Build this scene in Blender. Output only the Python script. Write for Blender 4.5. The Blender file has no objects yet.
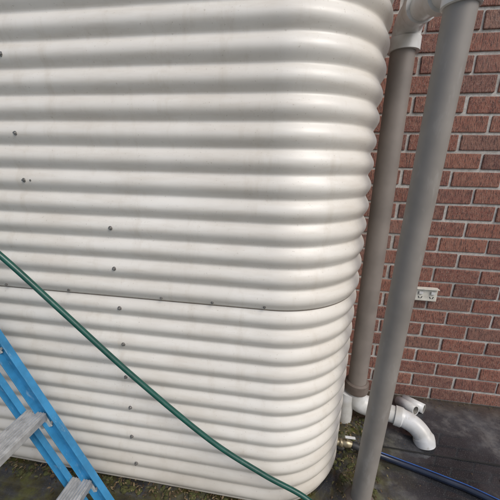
import bpy, bmesh, math, random
from mathutils import Vector, Matrix, noise
random.seed(7)
S=bpy.context.scene
H=1.42   # camera height above ground

# ---------------- helpers ----------------
def mat(name):
    m=bpy.data.materials.new(name); m.use_nodes=True
    nt=m.node_tree; b=nt.nodes['Principled BSDF']
    return m,nt,b
def ramp(nt,fac,stops):
    r=nt.nodes.new('ShaderNodeValToRGB'); e=r.color_ramp.elements
    while len(e)<len(stops): e.new(0.5)
    for i,(p,c) in enumerate(stops):
        e[i].position=p; e[i].color=(c[0],c[1],c[2],1) if len(c)==3 else c
    nt.links.new(fac,r.inputs[0]); return r.outputs[0]
def mix(nt,f,a,b,mode='MIX'):
    m=nt.nodes.new('ShaderNodeMix'); m.data_type='RGBA'; m.blend_type=mode
    for s,v in ((0,f),(6,a),(7,b)):
        if hasattr(v,'links') or hasattr(v,'is_linked'): nt.links.new(v,m.inputs[s])
        else: m.inputs[s].default_value=v if s==0 else (*v,1)
    return m.outputs[2]
def noisen(nt,scale,detail=3,rough=.55,mapscale=None):
    n=nt.nodes.new('ShaderNodeTexNoise'); n.inputs['Scale'].default_value=scale
    n.inputs['Detail'].default_value=detail; n.inputs['Roughness'].default_value=rough
    tc=nt.nodes.new('ShaderNodeTexCoord'); v=tc.outputs['Object']
    if mapscale:
        mp=nt.nodes.new('ShaderNodeMapping'); mp.inputs['Scale'].default_value=mapscale
        nt.links.new(v,mp.inputs[0]); v=mp.outputs[0]
    nt.links.new(v,n.inputs['Vector']); return n.outputs['Fac']
def bump(nt,b,h,st,dist=.002):
    n=nt.nodes.new('ShaderNodeBump'); n.inputs['Strength'].default_value=st; n.inputs['Distance'].default_value=dist
    nt.links.new(h,n.inputs['Height']); nt.links.new(n.outputs[0],b.inputs['Normal'])
def mul(nt,a,b):
    m=nt.nodes.new('ShaderNodeMath'); m.operation='MULTIPLY'
    nt.links.new(a,m.inputs[0])
    if hasattr(b,'links'): nt.links.new(b,m.inputs[1])
    else: m.inputs[1].default_value=b
    return m.outputs[0]
def zrange(nt,axis,a,b):
    tc=nt.nodes.new('ShaderNodeTexCoord'); s=nt.nodes.new('ShaderNodeSeparateXYZ'); nt.links.new(tc.outputs['Object'],s.inputs[0])
    mr=nt.nodes.new('ShaderNodeMapRange'); mr.inputs['From Min'].default_value=a; mr.inputs['From Max'].default_value=b
    nt.links.new(s.outputs[axis],mr.inputs['Value']); return mr.outputs[0]
def simple(name,c,rough=.5,metal=0,var=.25,scale=30,bmp=.15,dirt=None,scuff=None,scs=None):
    m,nt,b=mat(name)
    n=noisen(nt,scale,3)
    d=tuple(x*(1-var) for x in c) if dirt is None else dirt
    col=ramp(nt,n,[(.3,d),(.62,c)])
    if scuff:
        k=noisen(nt,scale*3,4,.75,mapscale=scs)
        col=mix(nt,ramp(nt,k,[(.58,(0,0,0)),(.72,(.6,.6,.6))]),col,scuff)
    nt.links.new(col,b.inputs['Base Color'])
    b.inputs['Roughness'].default_value=rough; b.inputs['Metallic'].default_value=metal
    bump(nt,b,n,bmp,.001)
    return m
def obj(name,me,m=None,parent=None,smooth=False):
    o=bpy.data.objects.new(name,me); S.collection.objects.link(o)
    if m: 
        for mm in (m if isinstance(m,(list,tuple)) else [m]): me.materials.append(mm)
    if parent: o.parent=parent
    return o
def empty(name):
    o=bpy.data.objects.new(name,None); S.collection.objects.link(o); o.empty_display_size=.1; return o
def box(name,c,s,m,parent=None,rot=None,bev=.002):
    bm=bmesh.new(); bmesh.ops.create_cube(bm,size=1)
    bmesh.ops.scale(bm,vec=s,verts=bm.verts)
    if bev: bmesh.ops.bevel(bm,geom=bm.edges[:],offset=bev,segments=2,affect='EDGES',profile=.5)
    if rot is not None: bmesh.ops.transform(bm,matrix=rot,verts=bm.verts)
    bmesh.ops.translate(bm,vec=c,verts=bm.verts)
    me=bpy.data.meshes.new(name); bm.to_mesh(me); bm.free()
    return obj(name,me,m,parent)
def tubebm(bm,pts,rads,seg=32,cap=True):
    pts=[Vector(p) for p in pts]
    if not hasattr(rads,'__len__'): rads=[rads]*len(pts)
    rings=[]; up=None; last=Vector((0,0,1))
    for i,p in enumerate(pts):
        a=pts[max(i-1,0)]; c=pts[min(i+1,len(pts)-1)]
        t=(c-a)
        if t.length<1e-9: t=last
        t=t.normalized(); last=t
        if up is None:
            up=Vector((0,0,1)) if abs(t.z)<.9 else Vector((1,0,0))
        x=(up-t*up.dot(t)).normalized(); up=x; y=t.cross(x)
        rings.append([bm.verts.new(p+(x*math.cos(2*math.pi*k/seg)+y*math.sin(2*math.pi*k/seg))*rads[i]) for k in range(seg)])
    for a,b in zip(rings,rings[1:]):
        for k in range(seg):
            f=bm.faces.new((a[k],a[(k+1)%seg],b[(k+1)%seg],b[k])); f.smooth=True
    if cap:
        bm.faces.new(rings[0][::-1]); bm.faces.new(rings[-1])
def tube(name,pts,rads,m,parent=None,seg=32,cap=True):
    bm=bmesh.new(); tubebm(bm,pts,rads,seg,cap)
    bmesh.ops.recalc_face_normals(bm,faces=bm.faces)
    for e in bm.edges:
        if len(e.link_faces)==2 and e.calc_face_angle(0)>.7: e.smooth=False
    me=bpy.data.meshes.new(name); bm.to_mesh(me); bm.free()
    return obj(name,me,m,parent)
def catmull(P,n=12):
    P=[Vector(p) for p in P]; P=[P[0]*2-P[1]]+P+[P[-1]*2-P[-2]]; o=[]
    for i in range(1,len(P)-2):
        a,b,c,d=P[i-1:i+3]
        for k in range(n):
            t=k/n
            o.append(.5*((2*b)+(c-a)*t+(2*a-5*b+4*c-d)*t*t+(3*b-a-3*c+d)*t**3))
    o.append(P[-2]); return o

# ---------------- materials ----------------
m_tank,nt,b=mat('cream_painted_steel')
n1=noisen(nt,3,4,.6); n2=noisen(nt,9,4,.7,mapscale=(.5,.5,3.2)); n3=noisen(nt,150,2,.6); n4=noisen(nt,16,4,.7,mapscale=(1,1,.12))
c=ramp(nt,n1,[(.3,(.66,.625,.56)),(.7,(.75,.725,.665))])
c=mix(nt,ramp(nt,n2,[(.45,(0,0,0)),(.75,(.45,.45,.45))]),c,(.52,.465,.385))
c=mix(nt,ramp(nt,n4,[(.54,(0,0,0)),(.75,(.4,.4,.4))]),c,(.50,.44,.35))
c=mix(nt,ramp(nt,n3,[(.66,(0,0,0)),(.76,(.45,.45,.45))]),c,(.28,.23,.17))
splash=mul(nt,zrange(nt,'Z',.34,.0),ramp(nt,n1,[(.35,(.25,)*3),(.65,(1,)*3)]))
c=mix(nt,mul(nt,splash,.65),c,(.26,.22,.16))
nt.links.new(c,b.inputs['Base Color'])
nt.links.new(ramp(nt,n2,[(.3,(.33,.33,.33)),(.7,(.48,.48,.48))]),b.inputs['Roughness'])
b.inputs['Specular IOR Level'].default_value=.55
bump(nt,b,n1,.3,.007)
m_bolt=simple('galvanised_bolt',(.36,.35,.33),.4,.8,.5,80)
m_washer=simple('rubber_washer',(.16,.15,.14),.6)
m_seam=simple('seam_sealant',(.16,.13,.10),.7)
m_pole=simple('taupe_pvc',(.255,.232,.205),.5,0,.22,7,.05,scuff=(.31,.29,.265),scs=(1,1,.3))
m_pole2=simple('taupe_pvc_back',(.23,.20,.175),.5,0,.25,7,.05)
m_white=simple('white_pvc',(.66,.67,.67),.32,0,.2,10,.03,dirt=(.46,.45,.41),scuff=(.36,.34,.29))
m_collar=simple('dirty_collar',(.15,.12,.10),.6)
m_dark=simple('dark_inside',(.03,.03,.03),.8)
m_hose=simple('green_hose',(.008,.075,.055),.3,0,.35,18,.03,scuff=(.05,.11,.09))
m_poly=simple('dark_poly_pipe',(.010,.016,.035),.22,0,.4,20,.03)
m_highlight=simple('blue_highlight_paint',(.02,.10,.36),.3)  # colour for the highlight painted onto the dark pipe
m_blue=simple('blue_fibreglass',(.04,.24,.47),.42,0,.35,16,.1,scuff=(.26,.40,.52),scs=(1,1,.25))
m_alu=simple('aluminium_tread',(.60,.60,.59),.42,.55,.3,40,.15,scuff=(.25,.24,.22),scs=(1,.2,1))
m_grey=simple('grey_bracket',(.55,.55,.52),.45,.2,.25,30)
m_black=simple('black_rubber',(.02,.02,.022),.6)
m_brass=simple('brass',(.42,.36,.24),.4,.7,.4,60)
m_outlet=simple('cream_plastic',(.66,.64,.56),.4)

m_brick,nt,b=mat('red_brown_brick')
g=nt.nodes.new('ShaderNodeNewGeometry')
c=ramp(nt,g.outputs['Random Per Island'],[(0,(.13,.054,.043)),(.2,(.25,.092,.062)),(.45,(.185,.070,.053)),(.7,(.28,.112,.074)),(.88,(.155,.062,.05)),(1,(.22,.115,.085))])
v=noisen(nt,34,4,.75); w=noisen(nt,75,3,.7,mapscale=(2.6,1,.55)); sp=noisen(nt,300,2,.6); lg=noisen(nt,2.5,3,.6)
c=mix(nt,ramp(nt,v,[(.42,(0,0,0)),(.68,(.75,.75,.75))]),c,(.32,.165,.115))
c=mix(nt,ramp(nt,w,[(.50,(0,0,0)),(.62,(.8,.8,.8))]),c,(.055,.029,.026))
c=mix(nt,ramp(nt,sp,[(.58,(0,0,0)),(.68,(.65,.65,.65))]),c,(.38,.31,.26))
c=mix(nt,ramp(nt,lg,[(.55,(0,0,0)),(.78,(.35,.35,.35))]),c,(.27,.22,.19))
nt.links.new(c,b.inputs['Base Color']); b.inputs['Roughness'].default_value=.85
bump(nt,b,w,.9,.006)
m_mortar,nt,b=mat('mortar')
v=noisen(nt,60,4,.7); v2=noisen(nt,6,3,.6)
c=ramp(nt,v,[(.3,(.32,.30,.27)),(.7,(.56,.54,.50))])
c=mix(nt,ramp(nt,v2,[(.45,(0,0,0)),(.7,(.6,.6,.6))]),c,(.27,.24,.21))
nt.links.new(c,b.inputs['Base Color']); b.inputs['Roughness'].default_value=.95; bump(nt,b,v,.8,.003)

m_ground,nt,b=mat('dark_paving')
a=noisen(nt,2.9,4,.6); d=noisen(nt,13,4,.7); e=noisen(nt,240,2,.6); q=noisen(nt,6,4,.75)
dry=ramp(nt,a,[(.50,(0,0,0)),(.58,(1,1,1))])
c=ramp(nt,a,[(.35,(.020,.021,.024)),(.65,(.055,.055,.060))])
c=mix(nt,mul(nt,dry,ramp(nt,d,[(.46,(0,0,0)),(.66,(.8,.8,.8))])),c,(.14,.135,.13))
c=mix(nt,ramp(nt,e,[(.60,(0,0,0)),(.70,(.6,.6,.6))]),c,(.17,.17,.165))
mossm=mul(nt,zrange(nt,'X',.66,.40),ramp(nt,q,[(.38,(0,0,0)),(.55,(1,1,1))]))
moss=ramp(nt,d,[(.35,(.028,.024,.014)),(.5,(.055,.048,.018)),(.65,(.085,.088,.025))])
c=mix(nt,mossm,c,moss)
wl=mul(nt,zrange(nt,'Y',1.60,1.74),ramp(nt,d,[(.35,(.3,)*3),(.6,(1,)*3)]))
c=mix(nt,wl,c,(.075,.06,.045))
nt.links.new(c,b.inputs['Base Color'])
nt.links.new(ramp(nt,a,[(.49,(.05,)*3),(.55,(.18,)*3),(.64,(.6,)*3)]),b.inputs['Roughness'])
hh=mul(nt,ramp(nt,a,[(.49,(.03,)*3),(.58,(1,)*3)]),d)
bump(nt,b,hh,.5,.005)
b.inputs['Specular IOR Level'].default_value=.75

# ---------------- ground ----------------
bm=bmesh.new()
bmesh.ops.create_grid(bm,x_segments=2,y_segments=2,size=150)
me=bpy.data.meshes.new('ground'); bm.to_mesh(me); bm.free()
obj('ground',me,m_ground)
m_joint=simple('joint_filler',(.014,.014,.013),.9)
bm=bmesh.new()
def strip(p,q,w,k=40):
    p=Vector(p);q=Vector(q);t=(q-p).normalized();n=Vector((-t.y,t.x,0))*w/2
    L=[]
    for i in range(k+1):
        c=p.lerp(q,i/k)
        L.append((bm.verts.new(c+n*random.uniform(.5,1.4)),bm.verts.new(c-n*random.uniform(.5,1.4))))
    for s,u in zip(L,L[1:]): bm.faces.new((s[0],s[1],u[1],u[0]))
strip((.45,1.33,.004),(3.5,1.27,.004),.009); strip((1.04,1.24,.004),(1.05,-1.2,.004),.009)
me=bpy.data.meshes.new('pavement_joint'); bm.to_mesh(me); bm.free(); obj('pavement_joint',me,m_joint)

# ---------------- brick wall ----------------
WY=1.74
wall=empty('brick_wall')
box('mortar_bed',(1.0,WY+.113,1.5),(7.6,.22,3.3),m_mortar,wall,bev=0)
bm=bmesh.new(); ph=.088; pl=.243
for row in range(-1,35):
    off=(row%2)*pl/2+.06+random.uniform(-.004,.004)
    for col in range(-11,16):
        x=col*pl+off+random.uniform(-.0025,.0025); z=.045+row*ph+random.uniform(-.0015,.0015)
        if z<-.06: continue
        vs=bmesh.ops.create_cube(bm,size=1)['verts']
        sx_,sz_=.230+random.uniform(-.004,.002),.0745+random.uniform(-.002,.0015)
        yo=random.uniform(-.002,.002)
        for v in vs:
            v.co=Vector((x+v.co.x*sx_+random.uniform(-.0015,.0015),WY+.026+yo+v.co.y*.06,z+v.co.z*sz_+random.uniform(-.0015,.0015)))
me=bpy.data.meshes.new('bricks'); bm.to_mesh(me); bm.free()
o=obj('bricks',me,m_brick,wall)
bv=o.modifiers.new('b','BEVEL'); bv.width=.004; bv.segments=2

# ---------------- water tank ----------------
D=.93; P=.076
tank=empty('water_tank')
XR=.28; R=.35; XL=-2.6; YB=1.62
ZC=H-.222
ZS=H-.486
def outline():
    pts=[]
    def arc(cx,cy,r,a0,a1,n):
        for i in range(n+1):
            a=math.radians(a0+(a1-a0)*i/n); pts.append((Vector((cx+r*math.cos(a),cy+r*math.sin(a),0)),Vector((math.cos(a),math.sin(a),0))))
    r2=.33
    arc(XR-r2,YB-r2,r2,90,0,20)
    arc(XR-R,D+R,R,0,-90,56)
    k=60
    for i in range(1,k): pts.append((Vector((XR-R+(XL+R-XR+R)*i/k,D,0)),Vector((0,-1,0))))
    arc(XL+R,D+R,R,-90,-180,20)
    arc(XL+r2,YB-r2,r2,180,90,20)
    return pts
OUT=outline()
def prof(z):
    t=math.cos(2*math.pi*(z-ZC)/P)
    s=.5+.5*t
    return -0.0165*(1-s**.60)
def wob(p,z): return noise.noise(Vector((p.x*1.9,p.y*1.9,z*2.6)))*.003
def sheet(name,z0,z1,off,n):
    bm=bmesh.new(); cols=[]
    for i in range(n+1):
        z=z0+(z1-z0)*i/n
        cols.append([bm.verts.new(Vector((p.x,p.y,z+noise.noise(Vector((p.x*2.3,z*3,4)))*.0016*(0 if i in(0,n) else 1)))+nn*(prof(z)+off+wob(p,z))) for p,nn in OUT])
    m=len(OUT)
    for a,b in zip(cols,cols[1:]):
        for k in range(m):
            f=bm.faces.new((a[k],b[k],b[(k+1)%m],a[(k+1)%m])); f.smooth=True
    bmesh.ops.recalc_face_normals(bm,faces=bm.faces)
    me=bpy.data.meshes.new(name); bm.to_mesh(me); bm.free()
    o=obj(name,me,m_tank,tank)
    so=o.modifiers.new('s','SOLIDIFY'); so.thickness=.0015; so.offset=-1
    return o
sheet('lower_sheet',.015,ZS+.02,0,220)
sheet('upper_sheet',ZS,H+1.05,.0028,340)
bm=bmesh.new(); rows=[]
for z,o_ in ((ZS-.0032,.0006),(ZS-.0032,.0022),(ZS+.0005,.0022)):
    rows.append([bm.verts.new(Vector((p.x,p.y,z))+nn*(prof(z)+o_+wob(p,z))) for p,nn in OUT])
for a,b_ in zip(rows,rows[1:]):
    for k in range(len(OUT)): bm.faces.new((a[k],b_[k],b_[(k+1)%len(OUT)],a[(k+1)%len(OUT)]))
me=bpy.data.meshes.new('seam'); bm.to_mesh(me); bm.free(); obj('lap_seam',me,m_seam,tank)
bm=bmesh.new(); vs=[bm.verts.new((p.x,p.y,H+1.05)) for p,nn in OUT]; bm.faces.new(vs)
me=bpy.data.meshes.new('roof'); bm.to_mesh(me); bm.free(); obj('roof',me,m_tank,tank)
bm=bmesh.new(); rows=[[bm.verts.new(Vector((p.x,p.y,z))-nn*.03) for p,nn in OUT] for z in (0.001,.03)]
for k in range(len(OUT)): bm.faces.new((rows[0][k],rows[1][k],rows[1][(k+1)%len(OUT)],rows[0][(k+1)%len(OUT)]))
me=bpy.data.meshes.new('base'); bm.to_mesh(me); bm.free(); obj('base_ring',me,m_seam,tank)
bm=bmesh.new(); bw=bmesh.new()
def bolt(x,z,s=1,inset=0):
    y=D-.001+inset
    a=Matrix.Rotation(math.pi/2,4,'X')
    for B,rr,dd,yo,seg in ((bw,.0105,.004,-.001,20),(bm,.0085,.0035,-.004,20),(bm,.0052,.006,-.0085,6)):
        g=bmesh.ops.create_cone(B,cap_ends=True,segments=seg,radius1=rr*s,radius2=rr*s*.9,depth=dd*s)
        bmesh.ops.transform(B,matrix=Matrix.Translation((x,y+yo*s,z))@Matrix.Rotation(random.uniform(-.1,.1),4,'Z')@Matrix.Rotation(random.uniform(-.1,.1),4,'X')@a@Matrix.Rotation(random.random(),4,'Z'),verts=g['verts'])
for k in range(0,8): bolt(-.628+random.uniform(-.006,.006),ZC-k*P*2+random.uniform(-.003,.003),.75)
for z in (H+.31,H+.082,H-.07): bolt(-.93,z,.78)
bolt(-.905,H-.07-.0,.45)
for x in (-1.1,-.83,-.46,-.27,-.085): 
    bolt(x,ZS+.013,.5,.004)
for B,nm,m in ((bm,'bolts',m_bolt),(bw,'washers',m_washer)):
    me=bpy.data.meshes.new(nm); B.to_mesh(me); B.free(); obj(nm,me,m,tank)

# ---------------- downpipes ----------------
FX,FY=.405,1.03; FX0=.357
dp=empty('downpipe')
tube('shaft',[(FX0,FY,0.0),(FX,FY,H+.42)],.041,m_pole,dp,48)
tube('socket_rim',[(FX,FY,H+.415),(FX,FY,H+.417),(FX,FY,H+.455),(FX,FY,H+.56),(FX,FY,H+.60)],[.044,.049,.049,.046,.049],m_white,dp,48)
tube('upper_shaft',[(FX,FY,H+.60),(FX+.02,FY,H+1.6)],.041,m_pole,dp,48)
tube('base_mortar',[(FX0,FY,-.01),(FX0,FY,.012),(FX0,FY,.03)],[.075,.06,.044],m_collar,dp,24)
BX,BY=.402,1.50
tube('tee_branch',[(FX,FY,H+.50),(FX+.003,FY+.13,H+.51),(FX+.003,FY+.131,H+.51),(FX+.003,FY+.17,H+.515)],[.043,.043,.052,.052],m_white,dp,40)
tube('cross_pipe',[(FX+.002,FY+.15,H+.513),(BX,BY-.14,H+.555)],.046,m_white,dp,40)
db=empty('downpipe')
tube('shaft',[(BX,BY,.22),(BX-.004,BY,H+.49)],.049,m_pole2,db,48)
el=catmull([(BX,BY,H+.455),(BX,BY,H+.52),(BX,BY-.03,H+.555),(BX,BY-.10,H+.565),(BX,BY-.17,H+.555)],8)
tube('top_elbow',el,[.060 if i<7 or i>len(el)-8 else .055 for i in range(len(el))],m_white,db,40)
tube('collar',[(BX,BY,.20),(BX,BY,.215),(BX,BY,.255),(BX,BY,.262)],[.062,.065,.063,.052],m_collar,db,40)
tube('bottom_bend',catmull([(BX,BY,.215),(BX,BY,.17),(BX+.02,BY,.12),(BX+.08,BY-.003,.098),(BX+.13,BY-.008,.09)],8),.054,m_white,db,40)
tube('boot',catmull([(BX-.045,BY-.01,.19),(BX-.05,BY-.01,.13),(BX-.05,BY-.012,.05),(BX-.05,BY-.012,0.0)],4),.043,m_white,db,32)
tube('outlet_pipe',[(BX+.10,BY-.005,.093),(BX+.12,BY-.006,.092),(BX+.24,BY-.035,.085)],.046,m_white,db,40)
e2=catmull([(BX+.215,BY-.03,.086),(BX+.26,BY-.045,.083),(BX+.31,BY-.07,.07),(BX+.345,BY-.10,.04),(BX+.355,BY-.112,.0)],8)
tube('outlet_elbow',e2,[.053 if i<7 or i>len(e2)-9 else .048 for i in range(len(e2))],m_white,db,40)

lo=empty('pvc_pipe_offcut')
def hollow(name,a,b_,ro,ri,m,par):
    a=Vector(a); b_=Vector(b_); t=(b_-a).normalized()
    x=Vector((0,0,1)); x=(x-t*x.dot(t)).normalized(); y=t.cross(x); seg=36
    bm=bmesh.new()
    def ring(p,r): return [bm.verts.new(p+(x*math.cos(2*math.pi*k/seg)+y*math.sin(2*math.pi*k/seg))*r) for k in range(seg)]
    rs=[ring(a,ro),ring(b_,ro),ring(b_,ri),ring(a,ri)]
    for i in range(4):
        p,q=rs[i],rs[(i+1)%4]
        for k in range(seg):
            f=bm.faces.new((p[k],p[(k+1)%seg],q[(k+1)%seg],q[k])); f.smooth=(i in (0,2)); f.material_index=1 if i==2 else 0
    for e in bm.edges:
        if e.calc_face_angle(0)>.7: e.smooth=False
    bmesh.ops.recalc_face_normals(bm,faces=bm.faces)
    me=bpy.data.meshes.new(name); bm.to_mesh(me); bm.free(); obj(name,me,m,par)
m_bore=simple('dark_bore',(.16,.15,.13),.7)  # bore wall coloured darker than the white outside of the pipe
hollow('pipe_1',(.735,1.68,.028),(.83,1.605,.034),.028,.0235,[m_white,m_bore],lo)
hollow('pipe_2',(.70,1.66,.028),(.765,1.56,.055),.027,.0225,[m_white,m_bore],lo)

# ---------------- power outlet ----------------
po=empty('power_outlet'); ox,oz=.765,H-.70
box('backplate',(ox,WY-.017,oz),(.118,.026,.075),m_outlet,po,bev=.005)
box('switch_1',(ox-.032,WY-.034,oz+.015),(.022,.010,.016),m_white,po,bev=.002)
box('switch_2',(ox+.032,WY-.034,oz+.015),(.022,.010,.016),m_white,po,bev=.002)
for s in (-1,1):
    for k in (-1,1):
        box('socket_slot',(ox+s*.030+k*.007,WY-.0305,oz-.014),(.0035,.003,.013),m_dark,po,bev=0,rot=Matrix.Rotation(k*.5,4,'Y'))
box('hood',(ox,WY-.028,oz+.040),(.120,.036,.005),m_outlet,po,bev=.002)

# ---------------- tap + dark pipe ----------------
tap=empty('tank_tap')
tx,ty,tz=.27,1.25,.075
tube('stub',[(tx-.03,ty,tz),(tx+.03,ty,tz)],.016,m_brass,tap,20)
tube('nut',[(tx+.02,ty,tz),(tx+.036,ty,tz)],.022,m_brass,tap,6)
tube('body',[(tx+.03,ty,tz),(tx+.045,ty,tz),(tx+.055,ty,tz),(tx+.065,ty,tz),(tx+.085,ty,tz-.003)],[.014,.019,.021,.019,.014],m_brass,tap,20)
tube('spindle',[(tx+.055,ty,tz),(tx+.055,ty,tz+.035)],.007,m_brass,tap,16)
box('lever',(tx+.07,ty,tz+.038),(.05,.014,.006),m_white,tap)
tube('connector',[(tx+.083,ty-.001,tz-.003),(tx+.10,ty-.003,tz-.006),(tx+.12,ty-.006,tz-.012)],[.018,.019,.015],m_black,tap,20)
pp=empty('water_pipe')
cp=catmull([(tx+.11,ty-.005,tz-.010),(.46,1.255,.035),(.59,1.235,.018),(.75,1.19,.016),(.93,1.125,.016),(1.3,.93,.016),(2.2,.3,.016)],14)
tube('pipe',cp,.0155,m_poly,pp,20)
tube('painted_highlight',[p+Vector((.002,.0045,.0138)) for p in cp[14:]],.0028,m_highlight,pp,10)  # bright highlight along the pipe's top, modelled as a thin blue tube

# ---------------- green hose ----------------
gh=empty('garden_hose')
hp=catmull([(-2.2,.55,H+.75),(-1.55,.70,H+.28),(-1.15,.775,H-.10),(-.943,.80,H-.303),(-.775,.825,H-.50),(-.550,.855,H-.759),(-.272,.88,H-1.03),(-.06,.888,H-1.17),(.125,.885,H-1.262),(.30,.82,H-1.36),(.46,.66,.013),(.6,.35,.012)],16)
tube('hose',hp,.0098,m_hose,gh,20)

# ---------------- stepladder ----------------
ld=empty('stepladder')
foot=Vector((-.640,.79,0.0)); 
dirv=Vector((-.345,-.0,.72)).normalized(); ang=math.atan2(-dirv.x,dirv.z)
L=1.75
Ry=Matrix.Rotation(-ang,4,'Y')
def rail(name,base,length,web,th,flange,side,m):
    bm=bmesh.new()
    def bx(c,s):
        r=bmesh.ops.create_cube(bm,size=1)
        for v in r['verts']: v.co=Vector((v.co.x*s[0]+c[0],v.co.y*s[1]+c[1],v.co.z*s[2]+c[2]))
    bx((0,0,length/2),(web,th,length))
    bx((web/2+.0015,-side*(flange/2-th/2),length/2),(.004,flange,length))
    bx((-web/2-.0015,-side*(flange/2-th/2),length/2),(.004,flange,length))
    me=bpy.data.meshes.new(name); bm.to_mesh(me); bm.free(); o=obj(name,me,m,ld)
    o.matrix_world=Matrix.Translation(base)@Ry
    q=o.modifiers.new('b','BEVEL'); q.width=.001; q.segments=2
W=.42
for s,nm in ((0,'far'),(1,'near')):
    fb=foot+Vector((0,-W*s,.03)); side=1 if s==0 else -1
    rail('front_rail_'+nm,fb,L,.050,.004,.026,side,m_blue)
    rail('rear_rail_'+nm,fb+Vector((-.105,.01*side*-1,.0)),L*.93,.030,.004,.022,side,m_blue)
    for dx,w in ((0,.062),(-.105,.04)):
        box('foot_pad',fb+Vector((dx+.002,-.008*side,-.008)),(w,.04,.045),m_black,ld,rot=Ry)
def along(t): return foot+dirv*t
for k in range(6):
    zt=.215+.30*k
    t=zt/dirv.z; c=along(t)+Vector((-.022,-W/2-.003,0))
    bm=bmesh.new()
    def bx(cc,s):
        r=bmesh.ops.create_cube(bm,size=1)
        for v in r['verts']: v.co=Vector((v.co.x*s[0]+cc[0],v.co.y*s[1]+cc[1],v.co.z*s[2]+cc[2]))
    bx((0,0,0),(.084,W-.02,.003))
    bx((.0405,0,-.014),(.003,W-.02,.025)); bx((-.0405,0,-.014),(.003,W-.02,.025))
    for i in range(7): bx((-.034+i*.0113,0,.0032),(.0045,W-.022,.005))
    bmesh.ops.translate(bm,vec=c,verts=bm.verts)
    me=bpy.data.meshes.new('tread'); bm.to_mesh(me); bm.free(); o=obj('tread_%d'%k,me,m_alu,ld)
    q=o.modifiers.new('b','BEVEL'); q.width=.0008; q.segments=1
    for s in (0,1):
        yy=foot.y-W*s+(-.008 if s==0 else .008)
        bb=along(t)
        box('bracket_%d_%d'%(k,s),Vector((bb.x-.006,yy,bb.z-.045)),(.054,.006,.06),m_grey,ld,rot=Ry)
        for j in (-1,1):
            p=along(t-.045)+Vector((j*.014,0,0)); y0=foot.y-W*s
            tube('rivet',[(p.x,y0-.014,p.z),(p.x,y0-.006,p.z)] if s==0 else [(p.x,y0-.006,p.z),(p.x,y0-.001,p.z)],.005,m_alu,ld,12)
for zt in (.42,.8,1.2):
    c=along(zt/dirv.z)+Vector((-.105,0,0))
    box('rear_brace',(c.x,foot.y-W/2,c.z),(.022,W-.02,.012),m_alu,ld)
box('top_cap',along(L+.03)+Vector((-.05,-W/2,.02)),(.17,W+.05,.035),m_blue,ld,bev=.008)

# ---------------- leaf litter ----------------
m_leaf,nt,b=mat('dry_leaf')
g=nt.nodes.new('ShaderNodeNewGeometry')
nt.links.new(ramp(nt,g.outputs['Random Per Island'],[(0,(.04,.025,.012)),(.5,(.10,.065,.03)),(.8,(.20,.15,.08)),(1,(.06,.075,.02))]),b.inputs['Base Color'])
b.inputs['Roughness'].default_value=.8
bm=bmesh.new()
def leaf(x,y,z,l,w):
    a=random.random()*6.28; M=Matrix.Translation((x,y,z))@Matrix.Rotation(a,4,'Z')@Matrix.Rotation(random.uniform(-.5,.5),4,'X')@Matrix.Rotation(random.uniform(-.3,.3),4,'Y')
    q=[(-l/2,0,0),(-l*.15,w/2,.002),(l*.25,w*.4,.003),(l/2,0,0),(l*.25,-w*.4,.002),(-l*.15,-w/2,.003)]
    vs=[bm.verts.new(M@Vector(p)) for p in q]; bm.faces.new(vs)
for i in range(1300):
    r=random.random()
    if r<.45: x,y=random.uniform(-1.6,.3),.955-abs(random.gauss(0,.05))
    elif r<.72: x,y=random.gauss(.36,.06),random.uniform(.85,1.6)
    elif r<.85: x,y=random.uniform(.4,2.2),WY-.01-abs(random.gauss(0,.03))
    else: x,y=random.uniform(-.8,1.8),random.uniform(.4,1.6)
    s=random.uniform(.3,1.2)*(.5 if r>.72 else 1)
    leaf(x,y,random.uniform(.004,.012),.019*s,.008*s)
me=bpy.data.meshes.new('leaf_litter'); bm.to_mesh(me); bm.free(); obj('leaf_litter',me,m_leaf)
m_moss,nt,b=mat('moss')
v=noisen(nt,90,3,.7)
nt.links.new(ramp(nt,v,[(.35,(.03,.03,.012)),(.65,(.10,.105,.03))]),b.inputs['Base Color']); b.inputs['Roughness'].default_value=.95; bump(nt,b,v,1,.01)
bm=bmesh.new()
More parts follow.
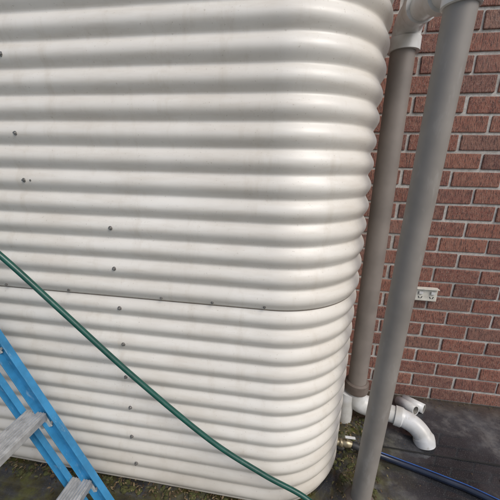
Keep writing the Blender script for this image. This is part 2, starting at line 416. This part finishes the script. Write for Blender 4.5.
for i in range(150):
    if random.random()<.5: x,y=random.uniform(.26,.48),random.uniform(.85,1.55)
    else: x,y=random.uniform(-1.5,.2),random.uniform(.89,.945)
    s=random.uniform(.006,.022)
    M=Matrix.Translation((x,y,0))@Matrix.Rotation(random.random()*6,4,'Z')@Matrix.Diagonal((1,random.uniform(.5,1),.35,1))
    vs=bmesh.ops.create_icosphere(bm,subdivisions=2,radius=s)['verts']
    for v_ in vs:
        v_.co=M@(v_.co*(1+noise.noise(v_.co*140+Vector((i,0,0)))*.5))
for f in bm.faces: f.smooth=True
me=bpy.data.meshes.new('moss'); bm.to_mesh(me); bm.free(); obj('moss',me,m_moss)

# ---------------- light ----------------
el_=math.radians(48); az=math.radians(48)
sd=Vector((math.sin(az)*math.cos(el_),-math.cos(az)*math.cos(el_),math.sin(el_)))
sun=bpy.data.lights.new('sun','SUN'); sun.energy=1.5; sun.angle=math.radians(30); sun.color=(1,.985,.955)
so=bpy.data.objects.new('sun',sun); S.collection.objects.link(so)
so.rotation_euler=(-sd).to_track_quat('-Z','Y').to_euler()
w=bpy.data.worlds.new('World'); S.world=w; w.use_nodes=True
nt=w.node_tree; sk=nt.nodes.new('ShaderNodeTexSky'); sk.sky_type='NISHITA'; sk.sun_disc=False
sk.sun_elevation=el_; sk.sun_rotation=math.atan2(sd.x,sd.y); sk.dust_density=3; sk.air_density=1.0; sk.ozone_density=1
nt.links.new(sk.outputs[0],nt.nodes['Background'].inputs[0]); nt.nodes['Background'].inputs[1].default_value=.15

# ---------------- camera ----------------
psi=math.radians(8.5);th=math.radians(16.05);rho=math.radians(1.2)
h=Vector((-math.sin(psi),math.cos(psi),0));r0=Vector((math.cos(psi),math.sin(psi),0));z=Vector((0,0,1))
F=h*math.cos(th)-z*math.sin(th);U=h*math.sin(th)+z*math.cos(th)
r=r0*math.cos(rho)+U*math.sin(rho);u=U*math.cos(rho)-r0*math.sin(rho)
cd=bpy.data.cameras.new('camera'); cd.sensor_width=36; cd.lens=300/500*36; cd.clip_start=.02; cd.clip_end=1000
co=bpy.data.objects.new('camera',cd); S.collection.objects.link(co)
co.matrix_world=Matrix(((r.x,u.x,-F.x,0),(r.y,u.y,-F.y,0),(r.z,u.z,-F.z,H),(0,0,0,1)))
S.camera=co
S.view_settings.view_transform='Standard'; S.view_settings.look='None'; S.view_settings.exposure=0
